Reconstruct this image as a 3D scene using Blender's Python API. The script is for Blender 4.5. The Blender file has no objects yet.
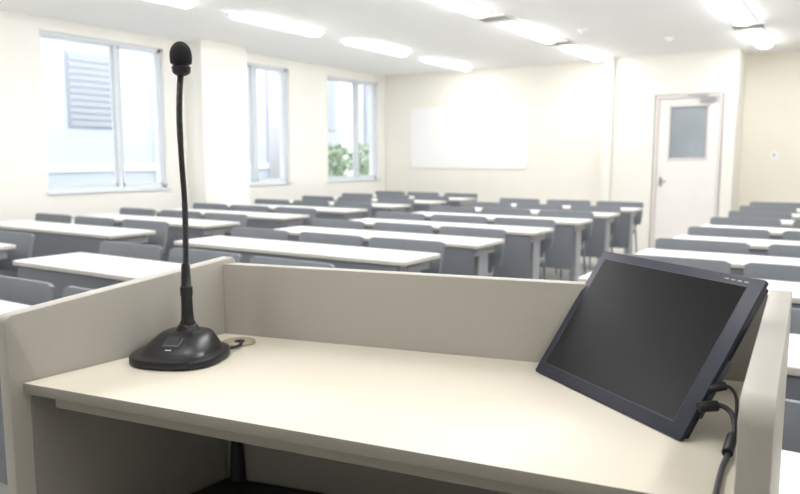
import bpy, bmesh, math, random
from mathutils import Vector, Matrix
random.seed(4)
scn = bpy.context.scene
COL = scn.collection
try:
    scn.view_settings.view_transform = 'Standard'
    scn.view_settings.look = 'None'
except Exception:
    pass

# ------------------------------------------------------------------ materials
def mat(name, col, rough=0.6, metal=0.0, var=0.04, scale=30.0, bump=0.0, emit=None, es=0.0, coat=0.0, spec=None):
    m = bpy.data.materials.new(name); m.use_nodes = True
    nt = m.node_tree; b = nt.nodes['Principled BSDF']
    tc = nt.nodes.new('ShaderNodeTexCoord')
    nz = nt.nodes.new('ShaderNodeTexNoise'); nz.inputs['Scale'].default_value = scale
    nz.inputs['Detail'].default_value = 4
    nt.links.new(tc.outputs['Object'], nz.inputs['Vector'])
    cr = nt.nodes.new('ShaderNodeValToRGB')
    lo = [max(0, c*(1-var)) for c in col]; hi = [min(1, c*(1+var)) for c in col]
    cr.color_ramp.elements[0].position = 0.3; cr.color_ramp.elements[1].position = 0.7
    cr.color_ramp.elements[0].color = (*lo, 1); cr.color_ramp.elements[1].color = (*hi, 1)
    nt.links.new(nz.outputs['Fac'], cr.inputs['Fac'])
    nt.links.new(cr.outputs['Color'], b.inputs['Base Color'])
    b.inputs['Roughness'].default_value = rough
    b.inputs['Metallic'].default_value = metal
    if coat: b.inputs['Coat Weight'].default_value = coat
    if spec is not None: b.inputs['Specular IOR Level'].default_value = spec
    if bump:
        bp = nt.nodes.new('ShaderNodeBump'); bp.inputs['Strength'].default_value = bump
        bp.inputs['Distance'].default_value = 0.002
        nt.links.new(nz.outputs['Fac'], bp.inputs['Height'])
        nt.links.new(bp.outputs['Normal'], b.inputs['Normal'])
    if emit:
        b.inputs['Emission Color'].default_value = (*emit, 1)
        b.inputs['Emission Strength'].default_value = es
    return m
def srgb(r, g, b):
    f = lambda c: (c/255/12.92) if c/255 <= 0.04045 else ((c/255+0.055)/1.055)**2.4
    return (f(r), f(g), f(b))

M = dict(
 wall=mat('wall_paint', srgb(239,237,230), .9, var=.01, scale=3),
 backwall=mat('back_wall_paint', srgb(237,233,222), .9, var=.01, scale=3),
 doorwall=mat('door_wall_paint', srgb(235,232,223), .9, var=.01, scale=3),
 beige=mat('recess_paint', srgb(236,231,217), .9, var=.01, scale=3),
 ceil=mat('ceiling_tile', srgb(245,245,243), .95, var=.01, scale=60),
 floor=mat('floor_carpet', srgb(182,179,174), .95, var=.08, scale=120),
 base=mat('baseboard_vinyl', srgb(170,166,158), .7),
 frame=mat('window_frame', srgb(214,220,225), .4, var=.01),
 door=mat('door_paint', srgb(236,231,227), .5, var=.01, scale=3),
 doorframe=mat('door_frame_paint', srgb(222,216,211), .5, var=.01),
 doorglass=mat('door_glass', srgb(150,157,162), .2, var=.08, scale=3),
 metal=mat('brushed_metal', srgb(170,170,172), .3, metal=.9),
 board=mat('whiteboard', srgb(241,240,236), .5, var=.005),
 lamp=mat('lamp_housing', srgb(242,243,243), .5, var=.01),
 tube=mat('lamp_diffuser', (.95,.97,1), .5, var=.0, emit=(0.98,0.985,1.0), es=26.5),
 ttop=mat('table_laminate', srgb(238,237,233), .35, var=.01, scale=8),
 tedge=mat('table_edge', srgb(200,196,187), .5, var=.01),
 tpanel=mat('modesty_panel', srgb(112,115,121), .6, var=.03),
 tleg=mat('table_leg_metal', srgb(166,168,171), .35, metal=.3, var=.01),
 chair=mat('chair_plastic', srgb(120,124,129), .6, var=.03, scale=20),
 chairframe=mat('chair_frame', srgb(130,132,136), .35, metal=.6),
 rubber=mat('black_rubber', srgb(34,34,37), .6),
 cable=mat('cable_sheath', srgb(52,52,56), .5),
 lpanel=mat('lectern_panel', srgb(167,162,152), .5, var=.015, scale=250, bump=.05),
 ledge=mat('lectern_edge', srgb(142,137,127), .5, var=.015, scale=100),
 ltop=mat('lectern_laminate', srgb(216,208,191), .4, var=.012, scale=300, bump=.05),
 lshade=mat('lectern_inner_shade', srgb(142,138,130), .6, var=.015, scale=200),  # panel grey darkened to paint in the shade under the desktop
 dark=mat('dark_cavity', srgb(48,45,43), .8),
 black=mat('mic_black', srgb(22,22,24), .33, var=.1, scale=400, bump=.05),
 blackg=mat('mic_neck', srgb(22,22,24), .4, var=.1, scale=200),
 foam=mat('mic_grille', srgb(20,20,22), .9, var=.4, scale=900, bump=.6),
 mon=mat('monitor_bezel', srgb(38,39,54), .4, var=.03, scale=200, spec=.4),
 monline=mat('monitor_screen_surround', srgb(80,82,90), .4, var=.02, scale=200, spec=.4),
 monback=mat('monitor_back', srgb(22,23,28), .5, var=.05),
 screen=mat('monitor_screen', srgb(15,15,17), .3, var=.02, scale=3, spec=.2),
 brass=mat('grommet_metal', srgb(168,160,136), .4, metal=.2),
 white=mat('white_print', srgb(180,180,180), .5, var=.01),
 bldg=mat('neighbour_wall', srgb(188,196,207), .9, var=.02, scale=2),
 bldg2=mat('neighbour_grey_wall', srgb(176,178,185), .9, var=.03, scale=2),
 bldgw=mat('neighbour_white_band', srgb(220,222,224), .9, var=.02, scale=2),
 louver=mat('neighbour_louver', srgb(156,164,173), .6, var=.04, scale=2),
 leaf=mat('shrub_leaf', srgb(138,160,128), .8, var=.25, scale=6),
 ground=mat('outside_ground', srgb(170,170,165), .9),
)
g = bpy.data.materials.new('window_glass'); g.use_nodes = True
nt = g.node_tree; nt.nodes.clear()
o = nt.nodes.new('ShaderNodeOutputMaterial'); mx = nt.nodes.new('ShaderNodeMixShader')
tr = nt.nodes.new('ShaderNodeBsdfTransparent'); gl = nt.nodes.new('ShaderNodeBsdfGlossy')
gl.inputs['Roughness'].default_value = .3
mx.inputs['Fac'].default_value = .03
nt.links.new(tr.outputs[0], mx.inputs[1]); nt.links.new(gl.outputs[0], mx.inputs[2]); nt.links.new(mx.outputs[0], o.inputs[0])
M['glass'] = g

# ------------------------------------------------------------------ mesh helpers
def obj(name, bm, m, parent=None, loc=(0,0,0), rot=(0,0,0), smooth=False):
    me = bpy.data.meshes.new(name)
    bmesh.ops.recalc_face_normals(bm, faces=bm.faces)
    bm.to_mesh(me); bm.free()
    for mm in (m if isinstance(m, (list, tuple)) else [m]): me.materials.append(mm)
    if smooth:
        for p in me.polygons: p.use_smooth = True
        try: me.set_sharp_from_angle(angle=math.radians(40))
        except Exception: pass
    ob = bpy.data.objects.new(name, me); COL.objects.link(ob)
    ob.location = loc; ob.rotation_euler = rot
    if parent: ob.parent = parent
    return ob
def empty(name, loc=(0,0,0), rot=(0,0,0), size=.1):
    e = bpy.data.objects.new(name, None); e.empty_display_size = size
    e.location = loc; e.rotation_euler = rot; COL.objects.link(e); return e
def tag(ob, label=None, category=None, group=None, kind=None):
    if label: ob['label'] = label
    if category: ob['category'] = category
    if group: ob['group'] = group
    if kind: ob['kind'] = kind
    return ob
def prism(bm, pts, axis_vec, bevel=0.0, seg=2, mi=0):
    a = [bm.verts.new(p) for p in pts]
    b = [bm.verts.new(Vector(p)+Vector(axis_vec)) for p in pts]
    fs = [bm.faces.new(a), bm.faces.new(b[::-1])]
    n = len(pts)
    for i in range(n):
        fs.append(bm.faces.new([a[i], b[i], b[(i+1)%n], a[(i+1)%n]]))
    for f in fs: f.material_index = mi
    if bevel:
        es = set(e for f in fs for e in f.edges)
        bmesh.ops.recalc_face_normals(bm, faces=fs)
        sharp = [e for e in es if len(e.link_faces)==2 and e.calc_face_angle(0) > .5]
        r = bmesh.ops.bevel(bm, geom=sharp, offset=bevel, segments=seg, affect='EDGES', profile=.5)
        for f in r['faces']: f.material_index = mi
def box(bm, x0, x1, y0, y1, z0, z1, bevel=0.0, seg=2, mi=0):
    prism(bm, [(x0,y0,z0),(x1,y0,z0),(x1,y1,z0),(x0,y1,z0)], (0,0,z1-z0), bevel, seg, mi)
def cyl(bm, c, r, h, axis='Z', n=16, r2=None, mi=0):
    r2 = r if r2 is None else r2
    mats = {'Z': Matrix.Identity(4), 'X': Matrix.Rotation(math.pi/2, 4, 'Y'), 'Y': Matrix.Rotation(-math.pi/2, 4, 'X')}
    res = bmesh.ops.create_cone(bm, cap_ends=True, segments=n, radius1=r, radius2=r2, depth=h,
                          matrix=Matrix.Translation(Vector(c)) @ mats[axis])
    for v in res['verts']:
        for f in v.link_faces: f.material_index = mi
def tube(bm, pts, r, n=8, mi=0, caps=True):
    pts = [Vector(p) for p in pts]
    rs = r if isinstance(r, (list, tuple)) else [r]*len(pts)
    rings = []; up = None
    for i, p in enumerate(pts):
        t = (pts[min(i+1, len(pts)-1)] - pts[max(i-1, 0)]).normalized()
        if up is None:
            up = t.orthogonal().normalized()
        else:
            up = (up - t*up.dot(t)).normalized()
        s = t.cross(up)
        rings.append([bm.verts.new(p + (up*math.cos(2*math.pi*k/n) + s*math.sin(2*math.pi*k/n))*rs[i]) for k in range(n)])
    for i in range(len(rings)-1):
        for k in range(n):
            f = bm.faces.new([rings[i][k], rings[i][(k+1)%n], rings[i+1][(k+1)%n], rings[i+1][k]]); f.material_index = mi
    if caps:
        bm.faces.new(rings[0][::-1]).material_index = mi; bm.faces.new(rings[-1]).material_index = mi
def catmull(pts, sub=8):
    pts = [Vector(p) for p in pts]; P = [pts[0]] + pts + [pts[-1]]; out = []
    for i in range(1, len(P)-2):
        for s in range(sub):
            t = s/sub; a,b,c,d = P[i-1],P[i],P[i+1],P[i+2]
            out.append(.5*((2*b)+(c-a)*t+(2*a-5*b+4*c-d)*t*t+(3*b-a-3*c+d)*t**3))
    out.append(pts[-1]); return out
def loft(bm, rings, cap0=True, cap1=True, mi=0):
    R = [[bm.verts.new(p) for p in r] for r in rings]; n = len(R[0])
    for i in range(len(R)-1):
        for k in range(n):
            bm.faces.new([R[i][k], R[i][(k+1)%n], R[i+1][(k+1)%n], R[i+1][k]]).material_index = mi
    if cap0: bm.faces.new(R[0][::-1])
    if cap1: bm.faces.new(R[-1])
def rrect(w, d, r, n=6):
    pts = []
    for cx, cy, a0 in ((w/2-r, d/2-r, 0), (-w/2+r, d/2-r, 90), (-w/2+r, -d/2+r, 180), (w/2-r, -d/2+r, 270)):
        for i in range(n+1):
            a = math.radians(a0+90*i/n); pts.append((cx+r*math.cos(a), cy+r*math.sin(a)))
    return pts
def clone(root, name, loc, rotz=0.0):
    kids = list(root.children)
    c = root.copy(); c.name = name; COL.objects.link(c)
    c.location = loc; c.rotation_euler = (0, 0, rotz)
    for k in kids:
        kc = k.copy(); kc.parent = c; COL.objects.link(kc)
    return c

# ------------------------------------------------------------------ room shell
XL, XR, YB, YF, CH = -6.7, 3.2, 10.05, -2.6, 2.6
bm = bmesh.new(); box(bm, XL-.2, XR+.2, YF-.2, YB+1.2, -.1, 0)
tag(obj('floor', bm, M['floor']), kind='structure')
bm = bmesh.new(); box(bm, XL-.2, XR+.2, YF-.2, YB+1.2, CH, CH+.1)
tag(obj('ceiling', bm, M['ceil']), kind='structure')
wins = [(4.10, 5.56), (6.1, 7.68), (8.52, 9.87)]
extra = [(-1.8, -.3), (1.2, 2.7)]
WZ0, WZ1 = .92, 2.48
allw = sorted(extra + wins)
bm = bmesh.new()
box(bm, XL-.2, XL, YF-.2, YB+.2, 0, WZ0)
box(bm, XL-.2, XL, YF-.2, YB+.2, WZ1, CH)
y = YF-.2
for a, b in allw + [(YB+.2, None)]:
    box(bm, XL-.2, XL, y, a, WZ0, WZ1); y = b
box(bm, XL-.01, XL+.30, 5.84, 6.56, 0, CH)
box(bm, XL-.01, XL+.30, .2, .9, 0, CH)
tag(obj('wall_left', bm, M['wall']), kind='structure')
bm = bmesh.new(); box(bm, XR, XR+.2, YF-.2, YB+1.2, 0, CH)
tag(obj('wall_right', bm, M['wall']), kind='structure')
bm = bmesh.new(); box(bm, XL-.2, XR+.2, YF-.2, YF, 0, CH)
tag(obj('wall_front', bm, M['wall']), kind='structure')
bm = bmesh.new(); box(bm, XL-.2, -2.88, YB, YB+.2, 0, CH)
tag(obj('wall_back', bm, M['backwall']), kind='structure')
DY = 9.85; DX0, DX1, DZ = -2.27, -1.53, 2.03
bm = bmesh.new()
box(bm, -2.90, DX0-.05, DY, YB+.6, 0, CH)
box(bm, DX1+.05, -1.34, DY, YB+.6, 0, CH)
box(bm, DX0-.05, DX1+.05, DY, YB+.6, DZ+.05, CH)
box(bm, -2.98, -2.86, DY-.06, DY+.01, 0, CH)
tag(obj('wall_door_side', bm, M['doorwall']), kind='structure')
bm = bmesh.new(); box(bm, -1.34, XR+.2, YB+.45, YB+.65, 0, CH)
tag(obj('wall_recess', bm, M['beige']), kind='structure')
bm = bmesh.new()
box(bm, DX0-.035, DX0, DY-.008, DY+.12, 0, DZ, .003)
box(bm, DX1, DX1+.035, DY-.008, DY+.12, 0, DZ, .003)
box(bm, DX0-.035, DX1+.035, DY-.008, DY+.12, DZ, DZ+.035, .003)
tag(obj('trim_1', bm, M['doorframe']), kind='structure')
bm = bmesh.new()
gx0, gx1, gz0, gz1 = -2.13, -1.66, 1.25, 1.93
y0, y1 = DY+.02, DY+.06
box(bm, DX0+.004, gx0, y0, y1, .01, DZ-.004); box(bm, gx1, DX1-.004, y0, y1, .01, DZ-.004)
box(bm, gx0, gx1, y0, y1, .01, gz0); box(bm, gx0, gx1, y0, y1, gz1, DZ-.004)
door = tag(obj('door_1', bm, M['door']), label='off-white painted hinged door with a glazed upper window', kind='structure')
bm = bmesh.new(); box(bm, gx0, gx1, y0+.015, y0+.025, gz0, gz1)
tag(obj('window_pane', bm, M['doorglass'], door), label='grey glass pane')
bm = bmesh.new()
for a in ((gx0-.015, gx0+.012, gz0-.015, gz1+.015), (gx1-.012, gx1+.015, gz0-.015, gz1+.015), (gx0, gx1, gz0-.015, gz0+.012), (gx0, gx1, gz1-.012, gz1+.015)):
    box(bm, a[0], a[1], y0-.008, y0+.01, a[2], a[3])
obj('glazing_bead', bm, M['doorframe'], door)
bm = bmesh.new()
box(bm, DX0+.045, DX0+.075, y0-.006, y0+.002, .89, 1.01, .003)
cyl(bm, (DX0+.06, y0-.03, .96), .009, .05, 'Y'); box(bm, DX0+.05, DX0+.14, y0-.055, y0-.045, .952, .968, .004)
obj('handle', bm, M['metal'], door)
bm = bmesh.new()
box(bm, -1.76, -1.58, y0-.05, y0, DZ-.06, DZ-.01, .005); box(bm, -1.91, -1.66, y0-.07, y0-.055, DZ+.015, DZ+.03, .002)
obj('door_closer', bm, M['metal'], door)
ry = YB+.45
ws = empty('wall_switch', (-.95, ry, 1.30)); tag(ws, 'tiny light switch plate on the pale cream wall', 'light switch')
bm = bmesh.new(); box(bm, -.035, .035, -.008, 0, -.05, .05, .002); obj('switch_plate', bm, M['lamp'], ws)
bm = bmesh.new(); box(bm, -.012, .012, -.014, -.006, -.02, .02, .002); obj('rocker', bm, M['base'], ws)
bm = bmesh.new(); box(bm, XL, XL+.01, YF, 5.84, 0, .08); box(bm, XL, XL+.01, 6.56, YB, 0, .08)
tag(obj('baseboard_left', bm, M['base']), kind='structure')
bm = bmesh.new(); box(bm, XL, -2.98, YB-.01, YB, 0, .08)
tag(obj('baseboard_back', bm, M['base']), kind='structure')

# windows
for i, (a, b) in enumerate(allw):
    bm = bmesh.new(); fx0, fx1 = XL-.11, XL-.05; t = .035
    box(bm, fx0, fx1, a, b, WZ0, WZ0+t); box(bm, fx0, fx1, a, b, WZ1-t, WZ1)
    box(bm, fx0, fx1, a, a+t, WZ0, WZ1); box(bm, fx0, fx1, b-t, b, WZ0, WZ1)
    mid = a+(b-a)*.60
    box(bm, fx0+.01, fx1-.01, mid-.028, mid+.028, WZ0, WZ1)
    for (p, q, xo) in ((a+t, mid-.025, -.015), (mid+.025, b-t, .015)):
        cx = (fx0+fx1)/2+xo
        box(bm, cx-.012, cx+.012, p, p+.022, WZ0+t, WZ1-t); box(bm, cx-.012, cx+.012, q-.022, q, WZ0+t, WZ1-t)
        box(bm, cx-.012, cx+.012, p, q, WZ0+t, WZ0+t+.03); box(bm, cx-.012, cx+.012, p, q, WZ1-t-.022, WZ1-t)
    box(bm, XL-.05, XL+.02, a-.02, b+.02, WZ0-.02, WZ0)
    w = tag(obj('window_%d' % (i+1), bm, M['frame']), label='aluminium framed sliding window', kind='structure')
    bm = bmesh.new(); cx = (fx0+fx1)/2
    box(bm, cx-.002, cx+.002, a+t, b-t, WZ0+t, WZ1-t)
    obj('pane', bm, M['glass'], w)

# whiteboard on back wall
wb = empty('whiteboard', (-5.18, YB, 1.585)); tag(wb, 'wide frameless white board mounted on the cream back wall', 'whiteboard')
bm = bmesh.new(); box(bm, -1.0, 1.0, -.008, 0, -.48, .48, .001); obj('writing_surface', bm, M['board'], wb)
bm = bmesh.new()
box(bm, -1.0, 1.0, -.012, -.008, -.48, -.476); obj('pen_ledge', bm, M['board'], wb)

# ------------------------------------------------------------------ ceiling lights
L0 = empty('ceiling_light', (-5.0, 5.6, CH)); tag(L0, 'surface mounted white fluorescent strip light on the ceiling', 'ceiling light', 'fluorescent ceiling lights')
bm = bmesh.new(); box(bm, -.10, .10, -.63, .63, -.012, 0, .003); obj('housing', bm, M['lamp'], L0)
bm = bmesh.new()
rings = []
for yy, s_ in ((-.60,.6), (-.59,.9), (-.58,1), (.58,1), (.59,.9), (.60,.6)):
    rings.append([( .085*s_*math.cos(a), yy, -.012-.038*s_*math.sin(a)) for a in [math.pi*k/10 for k in range(11)]])
loft(bm, rings); obj('diffuser', bm, M['tube'], L0, smooth=True)
for cx in (-5.0, -3.05, -1.05, .95):
    for k in range(-3, 3):
        cy = 5.6 + 1.75*k
        if cx == -5.0 and k == 0: continue
        clone(L0, 'ceiling_light', (cx, cy, CH))
for (x, yv) in ((-2.55, 7.6), (-1.9, 8.6)):
    e = empty('smoke_detector', (x, yv, CH)); tag(e, 'small round white smoke detector on the ceiling', 'smoke detector', 'ceiling smoke detectors')
    bm = bmesh.new(); cyl(bm, (0,0,-.01), .06, .02, n=24); obj('mount', bm, M['lamp'], e)
    bm = bmesh.new(); cyl(bm, (0,0,-.03), .03, .02, n=24, r2=.045); obj('sensor_head', bm, M['lamp'], e)
for (x, yv) in ((-3.05, 6.47), (-3.05, 8.22), (-1.05, 8.22)):
    e = empty('air_vent', (x, yv, CH)); tag(e, 'square grey slotted air vent in the ceiling', 'air vent', 'ceiling air vents')
    bm = bmesh.new(); box(bm, -.16, .16, -.12, .12, -.015, 0, .003); obj('frame', bm, M['lamp'], e)
    bm = bmesh.new()
    for s in range(6): box(bm, -.14, .14, -.1+s*.035, -.085+s*.035, -.022, -.012)
    obj('slats', bm, M['base'], e)

# ------------------------------------------------------------------ training tables and chairs
TZ = .70; TL = 1.84
def make_table():
    e = empty('folding_table'); tag(e, 'white laminate folding training table with grey modesty panel', 'table', 'rows of training tables')
    bm = bmesh.new()
    pts = [(x, yv, TZ-.024) for x, yv in rrect(TL, .42, .02, 4)]
    prism(bm, pts, (0,0,.024), .003, 1)
    for f in bm.faces:
        f.material_index = 0 if f.calc_center_median().z > TZ-.0005 else 1
    obj('tabletop', bm, [M['ttop'], M['tedge']], e)
    bm = bmesh.new(); box(bm, -.88, .88, -.200, -.180, .28, .674, .006); obj('modesty_panel', bm, M['tpanel'], e)
    for s in (-1, 1):
        bm = bmesh.new(); x = s*.83
        prism(bm, [(x-.03, -.07, .07), (x+.03, -.07, .07), (x+.03, .07, .07), (x-.03, .07, .07)], (0,0,.585), .008)
        box(bm, x-.03, x+.03, -.205, .205, .055, .095, .01)
        box(bm, x-.025, x+.025, -.176, .18, .61, .675, .004)
        for yy in (-.18, .18):
            cyl(bm, (x, yy, .028), .028, .024, 'X', 14, mi=1)
            box(bm, x-.017, x+.017, yy-.014, yy+.014, .03, .06)
        obj('leg', bm, [M['tleg'], M['rubber']], e)
    return e
def make_chair():
    e = empty('stacking_chair'); tag(e, 'grey plastic stacking chair tucked under a table', 'chair', 'grey classroom chairs')
    bm = bmesh.new()
    W, NZ, NX = .54, 8, 22
    z0, z1 = .50, .757
    def bp(u, v, off):
        hw = W/2*(.96+.04*v)
        x = u*hw
        z = z0+(z1-z0)*v
        if v > .6: z -= .012*max(0, abs(u)-.9)**2/.01*(v-.6)/.4
        if v < .3: z += .02*max(0, abs(u)-.87)**2/.0169*(.3-v)/.3
        yv = .007*(1-u*u)+.05*v+off
        return (x, yv, z)
    F = [[bm.verts.new(bp(-1+2*i/NX, j/NZ, 0)) for i in range(NX+1)] for j in range(NZ+1)]
    B = [[bm.verts.new(bp(-1+2*i/NX, j/NZ, .018)) for i in range(NX+1)] for j in range(NZ+1)]
    for j in range(NZ):
        for i in range(NX):
            bm.faces.new([F[j][i],F[j][i+1],F[j+1][i+1],F[j+1][i]]); bm.faces.new([B[j][i],B[j+1][i],B[j+1][i+1],B[j][i+1]])
    for i in range(NX):
        bm.faces.new([F[0][i],B[0][i],B[0][i+1],F[0][i+1]]); bm.faces.new([F[NZ][i],F[NZ][i+1],B[NZ][i+1],B[NZ][i]])
    for j in range(NZ):
        bm.faces.new([F[j][0],F[j+1][0],B[j+1][0],B[j][0]]); bm.faces.new([F[j][NX],B[j][NX],B[j+1][NX],F[j+1][NX]])
    obj('backrest', bm, M['chair'], e, smooth=True)
    bm = bmesh.new()
    rings = []
    for z, sc in ((.415,.94),(.425,1.0),(.445,1.0),(.455,.95)):
        rings.append([(x*sc, yv*sc-.17, z-(.012 if (yv < -.14 and z > .43) else 0)) for x, yv in rrect(.46, .34, .07, 6)])
    loft(bm, rings); obj('seat', bm, M['chair'], e, smooth=True)
    for sx in (-1, 1):
        bm = bmesh.new()
        tube(bm, catmull([(sx*.225,-.29,.0),(sx*.22,-.28,.40),(sx*.205,-.24,.412)],4), .010, 8); obj('leg', bm, M['chairframe'], e, smooth=True)
        bm = bmesh.new()
        tube(bm, catmull([(sx*.225,.05,.0),(sx*.22,-.05,.40),(sx*.20,.0,.48),(sx*.19,.034,.60)],4), .010, 8); obj('leg', bm, M['chairframe'], e, smooth=True)
    return e
T0 = make_table(); C0 = make_chair()
cols = [-5.475, -2.955, -.16]
rows = [1.5, 2.55, 3.65, 4.55, 5.5, 6.5, 7.4, 8.3, 9.15]
ft = True; fc = True
for ci, cx in enumerate(cols):
    for ri, yr in enumerate(rows):
        if ci == 0 and ri == 0: continue
        if ci == 1 and ri == 8: continue
        loc = (cx, yr-.21, 0)
        if ft: T0.location = loc; ft = False
        else: clone(T0, 'folding_table', loc)
        for k in (-1, 0, 1):
            rx = random.uniform(-.012, .012); ryy = random.uniform(-.01, .02); rz = random.uniform(-.03, .03)
            cl = (cx+k*.62+rx, yr+.05+ryy, 0)
            if fc: C0.location = cl; C0.rotation_euler = (0,0,rz); fc = False
            else: clone(C0, 'stacking_chair', cl, rz)

# ------------------------------------------------------------------ lectern
DZ_ = .928; TT = .016
A = Vector((-1.0036, .5565, 0)); B = Vector((-.9782, .9285, 0)); C = Vector((-.098, 1.132, 0)); D = Vector((-.078, .700, 0))
LO = Vector((-.54, .84, 0))
lec = empty('lectern', LO)
tag(lec, 'grey-beige laminate lectern with cream desktop and raised side panels', 'lectern')
def side(p, q, htp, htq, thick, outward, r, bev):
    d = (q-p).normalized(); n = Vector((d.y, -d.x, 0))*outward
    p2 = p - d*.018; q2 = q + d*.03
    L = (q2-p2).length
    prof = [(0, 0), (L, 0), (L, DZ_+htq-.006)]
    prof += [(L-.006, DZ_+htq)]
    zt = lambda s: DZ_+htp+(htq-htp)*s/L
    for i in range(9):
        a = math.radians(90+90*i/8); prof.append((r+r*math.cos(a), zt(r)-r+r*math.sin(a)))
    bm = bmesh.new()
    prism(bm, [p2 + d*s + Vector((0,0,z)) - LO for s, z in prof], n*thick, bev, 2)
    return bm
obj('side_panel', side(A, B, .100, .140, .028, -1, .012, .0015), M['lpanel'], lec, smooth=True)
obj('side_panel', side(D, C, .110, .134, .029, 1, .026, .0015), M['lpanel'], lec, smooth=True)
bm = bmesh.new(); d = (C-B).normalized(); n = Vector((-d.y, d.x, 0))
prism(bm, [B-LO, C-LO, C-LO+Vector((0,0,DZ_+.130)), B-LO+Vector((0,0,DZ_+.130))], n*.025, .0012, 2)
obj('front_panel', bm, M['lpanel'], lec, smooth=True)
bm = bmesh.new(); e1 = .001
prism(bm, [A-LO+Vector((e1,0,DZ_-TT)), D-LO+Vector((-e1,0,DZ_-TT)), C-LO+Vector((-e1,-e1,DZ_-TT)), B-LO+Vector((e1,-e1,DZ_-TT))], (0,0,TT), .001, 2)
bm.normal_update()
for f in bm.faces: f.material_index = 0 if f.normal.z > .7 else 1
obj('desktop', bm, [M['ltop'], M['ledge']], lec, smooth=True)
def shade_lining(p, q, off, z0, z1, th):  # added thin sheets whose darker colour stands for shade inside the lectern
    dd = (q-p).normalized(); nn = Vector((-dd.y, dd.x, 0))*(-1 if off < 0 else 1)
    bm = bmesh.new()
    prism(bm, [p-LO+Vector((0,0,z0)), q-LO+Vector((0,0,z0)), q-LO+Vector((0,0,z1)), p-LO+Vector((0,0,z1))], nn*th)
    return bm
obj('shade_lining', shade_lining(B+Vector((.006,-.004,0)), C+Vector((-.004,-.004,0)), -1, .02, DZ_-.017, .006), M['lshade'], lec)
obj('shade_lining', shade_lining(A+Vector((.001,.01,0)), B+Vector((.001,-.012,0)), -1, .02, DZ_-.017, .004), M['lshade'], lec)
fd = (D-A).normalized(); fn = Vector((-fd.y, fd.x, 0))
bm = bmesh.new()
a0 = A+fn*.016+fd*.045; a1 = D+fn*.016-fd*.012
prism(bm, [a0-LO+Vector((0,0,DZ_-.036)), a1-LO+Vector((0,0,DZ_-.036)), a1-LO+Vector((0,0,DZ_-TT)), a0-LO+Vector((0,0,DZ_-TT))], fn*.02, .001, 1)
obj('rail', bm, M['ledge'], lec)
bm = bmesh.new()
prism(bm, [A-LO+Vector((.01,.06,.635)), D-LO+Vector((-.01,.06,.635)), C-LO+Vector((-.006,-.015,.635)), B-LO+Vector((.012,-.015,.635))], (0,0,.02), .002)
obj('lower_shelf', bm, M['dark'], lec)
bm = bmesh.new()
p0 = Vector((-.945, .918, 0))-LO
tube(bm, [p0+Vector((0,0,z)) for z in (.656,.70,.735,.76)], [.016,.013,.010,.008], 12)
obj('cable_sleeve', bm, M['rubber'], lec, smooth=True)
gm = Vector((-.903, .889, DZ_))
bm = bmesh.new()
cyl(bm, (0,0,.002), .029, .004, n=40); cyl(bm, (0,0,.0045), .022, .002, n=40, r2=.020)
cyl(bm, (.008,-.006,.0057), .009, .002, n=24, mi=1)
obj('cable_grommet', bm, [M['brass'], M['dark']], lec, loc=gm-LO, smooth=True)

# ------------------------------------------------------------------ microphone
mic = empty('gooseneck_microphone', (-.912, .768, DZ_+.0005), (0,0,math.radians(22))); tag(mic, 'black desktop gooseneck microphone with weighted base standing on the lectern', 'microphone')
bm = bmesh.new(); rings = []
for z, rx, ry, cy, p in ((0,.070,.070,0,.75),(.002,.0735,.073,0,.75),(.011,.0735,.073,0,.75),(.0130,.072,.0715,.0,.75),(.0140,.066,.064,.002,.75),(.0145,.061,.058,.005,.75),(.0210,.0570,.0525,.0085,.75),(.0275,.0515,.0455,.0135,.76),(.0340,.0455,.0380,.0195,.78),(.0380,.041,.0325,.0240,.8),(.0400,.0365,.028,.0262,.83),(.0410,.030,.023,.0275,.9),(.0418,.0205,.019,.0275,1),(.045,.0175,.0172,.0275,1),(.049,.0155,.0155,.0272,1),(.0505,.0135,.0135,.027,1)):
    ring = []
    for k in range(64):
        a = 2*math.pi*k/64; ca, sa = math.cos(a), math.sin(a)
        ring.append((rx*math.copysign(abs(ca)**p, ca), cy+ry*math.copysign(abs(sa)**p, sa), z))
    rings.append(ring)
loft(bm, rings); obj('base', bm, M['black'], mic, smooth=True)
sr = math.radians(27)
bm = bmesh.new(); box(bm, -.014, .014, -.011, .011, -.005, .0015, .001); obj('switch_bezel', bm, M['monline'], mic, loc=(0,-.0235,.0315), rot=(sr,0,0))
bm = bmesh.new(); prism(bm, [(-.0115,-.009,.001),(-.0115,.009,.001),(-.0115,.009,.0058),(-.0115,-.002,.003)], (.023,0,0), .0005, 1); obj('talk_switch', bm, M['rubber'], mic, loc=(0,-.0235,.0315), rot=(sr,0,0))
bm = bmesh.new(); box(bm, -.005, .005, -.0012, .0012, 0, .0008); obj('switch_mark', bm, M['white'], mic, loc=(0,-.0405,.0232), rot=(sr,0,0))
nb = Vector((0, .027, 0))
bm = bmesh.new()
prof = [(.049,.0125),(.054,.0125),(.057,.0105),(.075,.0095),(.097,.0090),(.099,.0102),(.113,.0102),(.115,.0085),(.148,.0072),(.152,.0056)]
tube(bm, [nb+Vector((0,0,z)) for z, r in prof], [r for z, r in prof], 24); obj('collar', bm, M['black'], mic, smooth=True)
bm = bmesh.new()
cp = catmull([(0,.027,.13),(.0015,.027,.18),(.0025,.027,.25),(-.001,.028,.33),(-.001,.027,.40),(.004,.027,.460)], 40)
rr = []
for i, q in enumerate(cp):
    ribbed = q.z < .25 or q.z > .35
    rr.append((.0055 if i % 2 else .0045) if ribbed else .0045)
tube(bm, cp, rr, 12); obj('gooseneck', bm, M['blackg'], mic)
bm = bmesh.new(); T = Vector((.005,.027,0))
prof = [(.452,.0060),(.455,.0115),(.458,.0140),(.466,.0150),(.4672,.0132),(.4696,.0132),(.4708,.0160)]
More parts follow.
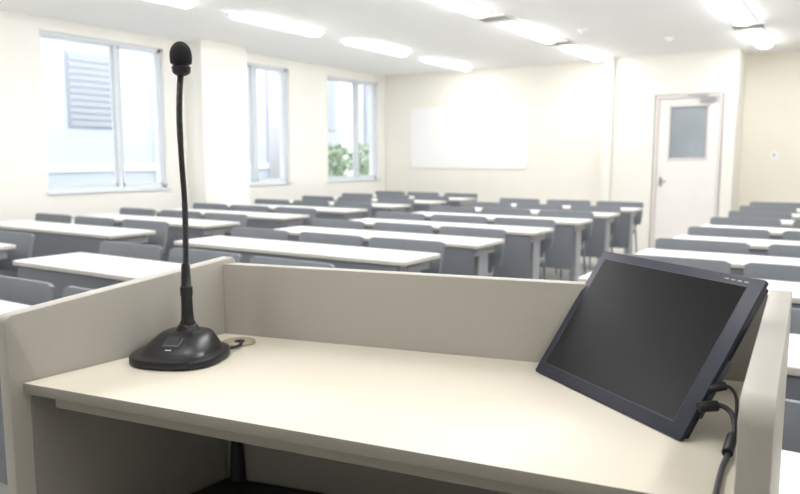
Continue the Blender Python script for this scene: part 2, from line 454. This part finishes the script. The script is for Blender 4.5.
tube(bm, [T+Vector((0,0,z)) for z, r in prof], [r for z, r in prof], 28); obj('capsule_collar', bm, M['black'], mic, smooth=True)
bm = bmesh.new()
prof = [(.4708,.0160),(.476,.0170),(.484,.0173),(.491,.0163),(.497,.0138),(.502,.0098),(.505,.005),(.5058,.001)]
tube(bm, [T+Vector((0,0,z)) for z, r in prof], [r for z, r in prof], 28); obj('windscreen', bm, M['foam'], mic, smooth=True)
bm = bmesh.new()
tube(bm, catmull([(.045,.05,.006),(.062,.062,.004),(.069,.080,.005),(.064,.092,.008),(.059,.096,.005)],8), .0028, 8); obj('cable', bm, M['rubber'], mic, smooth=True)

# ------------------------------------------------------------------ monitor
BLm = Vector((-.3984, 1.0074, DZ_)); BRm = Vector((-.1535, .8371, DZ_))
MW = (BRm-BLm).length; MH = .216; tilt = math.radians(55.5)
ang = math.atan2(BRm.y-BLm.y, BRm.x-BLm.x)
mon = empty('touch_monitor', BLm+Vector((0,0,.002)), (0,0,ang)); tag(mon, 'black flat panel monitor leaning back on the lectern desktop', 'monitor')
RX = -(math.pi/2-tilt)
def mobj(name, bm, m, **k):
    return obj(name, bm, m, mon, rot=(RX,0,0), **k)
bm = bmesh.new()
bl, br_, bb, bt = .014, .022, .018, .014
prism(bm, [(x+MW/2, .0, z+MH/2) for x, z in rrect(MW, MH, .003, 3)], (0,.006,0), .001, 2)
mobj('bezel', bm, M['mon'], smooth=True)
bm = bmesh.new()
box(bm, .005, MW-.005, .0062, .0175, .005, MH-.005, .002)
mobj('housing', bm, M['monback'], smooth=True)
bm = bmesh.new()
box(bm, bl, MW-br_, -.0008, .001, bb, MH-bt); mobj('screen', bm, M['screen'])
bm = bmesh.new()
box(bm, bl-.001, MW-br_+.001, -.0004, .001, bb-.001, MH-bt+.001); mobj('screen_surround', bm, M['monline'])
bm = bmesh.new()
for k in range(4): box(bm, MW-.058+k*.010, MW-.052+k*.010, -.0005, .0002, MH-.0082, MH-.0068)
mobj('button_marks', bm, M['white'])
bm = bmesh.new(); box(bm, .07, .20, .07, .077, 0, .085, .003); box(bm, .07, .20, .03, .12, .0, .006, .002)
obj('stand', bm, M['monback'], mon)
bm = bmesh.new()
box(bm, MW-.008, MW-.001, .009, .016, .035, .11, .001); mobj('port_strip', bm, M['monline'])
Wm = lambda v: mon.matrix_basis.inverted() @ Vector(v)
def cab(pts, r):
    bm = bmesh.new(); tube(bm, catmull([Wm(p) for p in pts], 10), r, 10); obj('cable', bm, M['cable'], mon, smooth=True)
cab([(-.133,.862,.966),(-.118,.872,.968),(-.105,.868,.962),(-.099,.85,.948),(-.099,.82,.937),(-.100,.78,.933),(-.097,.73,.933),(-.094,.69,.933),(-.094,.672,.925),(-.097,.668,.88),(-.11,.68,.70)], .0030)
cab([(-.126,.878,.986),(-.112,.885,.988),(-.103,.885,.975),(-.101,.87,.952),(-.101,.838,.938)], .0020)
for p, q, r in (((-.139,.856,.967),(-.121,.869,.968),.0064), ((-.132,.873,.985),(-.115,.883,.989),.0052), ((-.1,.845,.944),(-.1,.81,.937),.0058)):
    bm = bmesh.new(); tube(bm, [Wm(p), Wm(q)], r, 12); obj('plug', bm, M['monback'], mon, smooth=True)

# ------------------------------------------------------------------ outside
e = empty('neighbour_building', (-10.4, 8, 0)); tag(e, 'pale rendered building with louvred windows seen outside', 'building')
bm = bmesh.new(); box(bm, -1, 0, -9, 3.2, -1, 8); obj('wall', bm, M['bldg'], e)
bm = bmesh.new(); box(bm, -1, .05, 3.2, 16, -1, 8); obj('wall', bm, M['bldg2'], e)
bm = bmesh.new()
for z in (.55, 1.05, 3.2, 4.2): box(bm, 0, .04, -9, 3.2, z, z+.12)
for yv in (-2.3, .35): box(bm, 0, .06, yv, yv+.10, -1, 8)
box(bm, 0, .07, 5.6, 6.3, -1, 8)
obj('facade_band', bm, M['bldgw'], e)
for (a, b, z0, z1) in ((-1.25, -.45, 1.75, 2.9), (4.2, 5.4, 1.9, 3.2), (6.6, 7.8, 1.6, 3.2), (1.9, 2.7, 1.2, 3.0)):
    bm = bmesh.new()
    x0 = .0 if a < 3 else .05
    box(bm, x0, x0+.04, a, b, z0, z1)
    for s in range(int((z1-z0)/.1)):
        box(bm, x0+.03, x0+.06, a+.02, b-.02, z0+.02+s*.1, z0+.09+s*.1)
    obj('louvred_window', bm, M['louver'], e)
bm = bmesh.new(); box(bm, -30, XL-.2, -20, 40, -.6, -.5)
tag(obj('ground', bm, M['ground']), 'pale paved ground outside the building', 'ground')
s = empty('shrub', (-9.3, 12.6, -.5)); tag(s, 'leafy green shrub growing outside the window', 'shrub')
bm = bmesh.new()
for k in range(1500):
    th = random.uniform(0, 6.28); ph = random.uniform(-1, 1); r = random.uniform(.4, 1)
    c = Vector((math.cos(th)*.7*r, math.sin(th)*1.4*r, 1.2+ph*.85))
    nv = Vector((random.uniform(-1,1), random.uniform(-1,1), random.uniform(-1,1))).normalized()
    t1 = nv.orthogonal().normalized()*.08; t2 = nv.cross(t1).normalized()*.045
    bm.faces.new([bm.verts.new(c+t1), bm.verts.new(c+t2), bm.verts.new(c-t1), bm.verts.new(c-t2)])
tag(obj('foliage', bm, M['leaf'], s), kind='stuff')
bm = bmesh.new()
for k in range(5): tube(bm, [(k*.1-.2, k*.2-.4, 0), (k*.12-.24, k*.3-.6, 1.2)], .03)
obj('stem', bm, M['ledge'], s)

w = bpy.data.worlds.new('World'); scn.world = w; w.use_nodes = True
bg = w.node_tree.nodes['Background']; bg.inputs[0].default_value = (.94, .965, 1.0, 1); bg.inputs[1].default_value = 3.4

# ------------------------------------------------------------------ camera
cd = bpy.data.cameras.new('camera'); cd.sensor_width = 36; cd.lens = 32.3
cam = bpy.data.objects.new('camera', cd); COL.objects.link(cam)
cam.location = (0, 0, 1.25); cam.rotation_euler = (math.radians(90-6.99), 0, math.radians(32.5))
cd.clip_start = .02
cd.dof.use_dof = True; cd.dof.focus_distance = 1.0; cd.dof.aperture_fstop = 6.5
scn.camera = cam
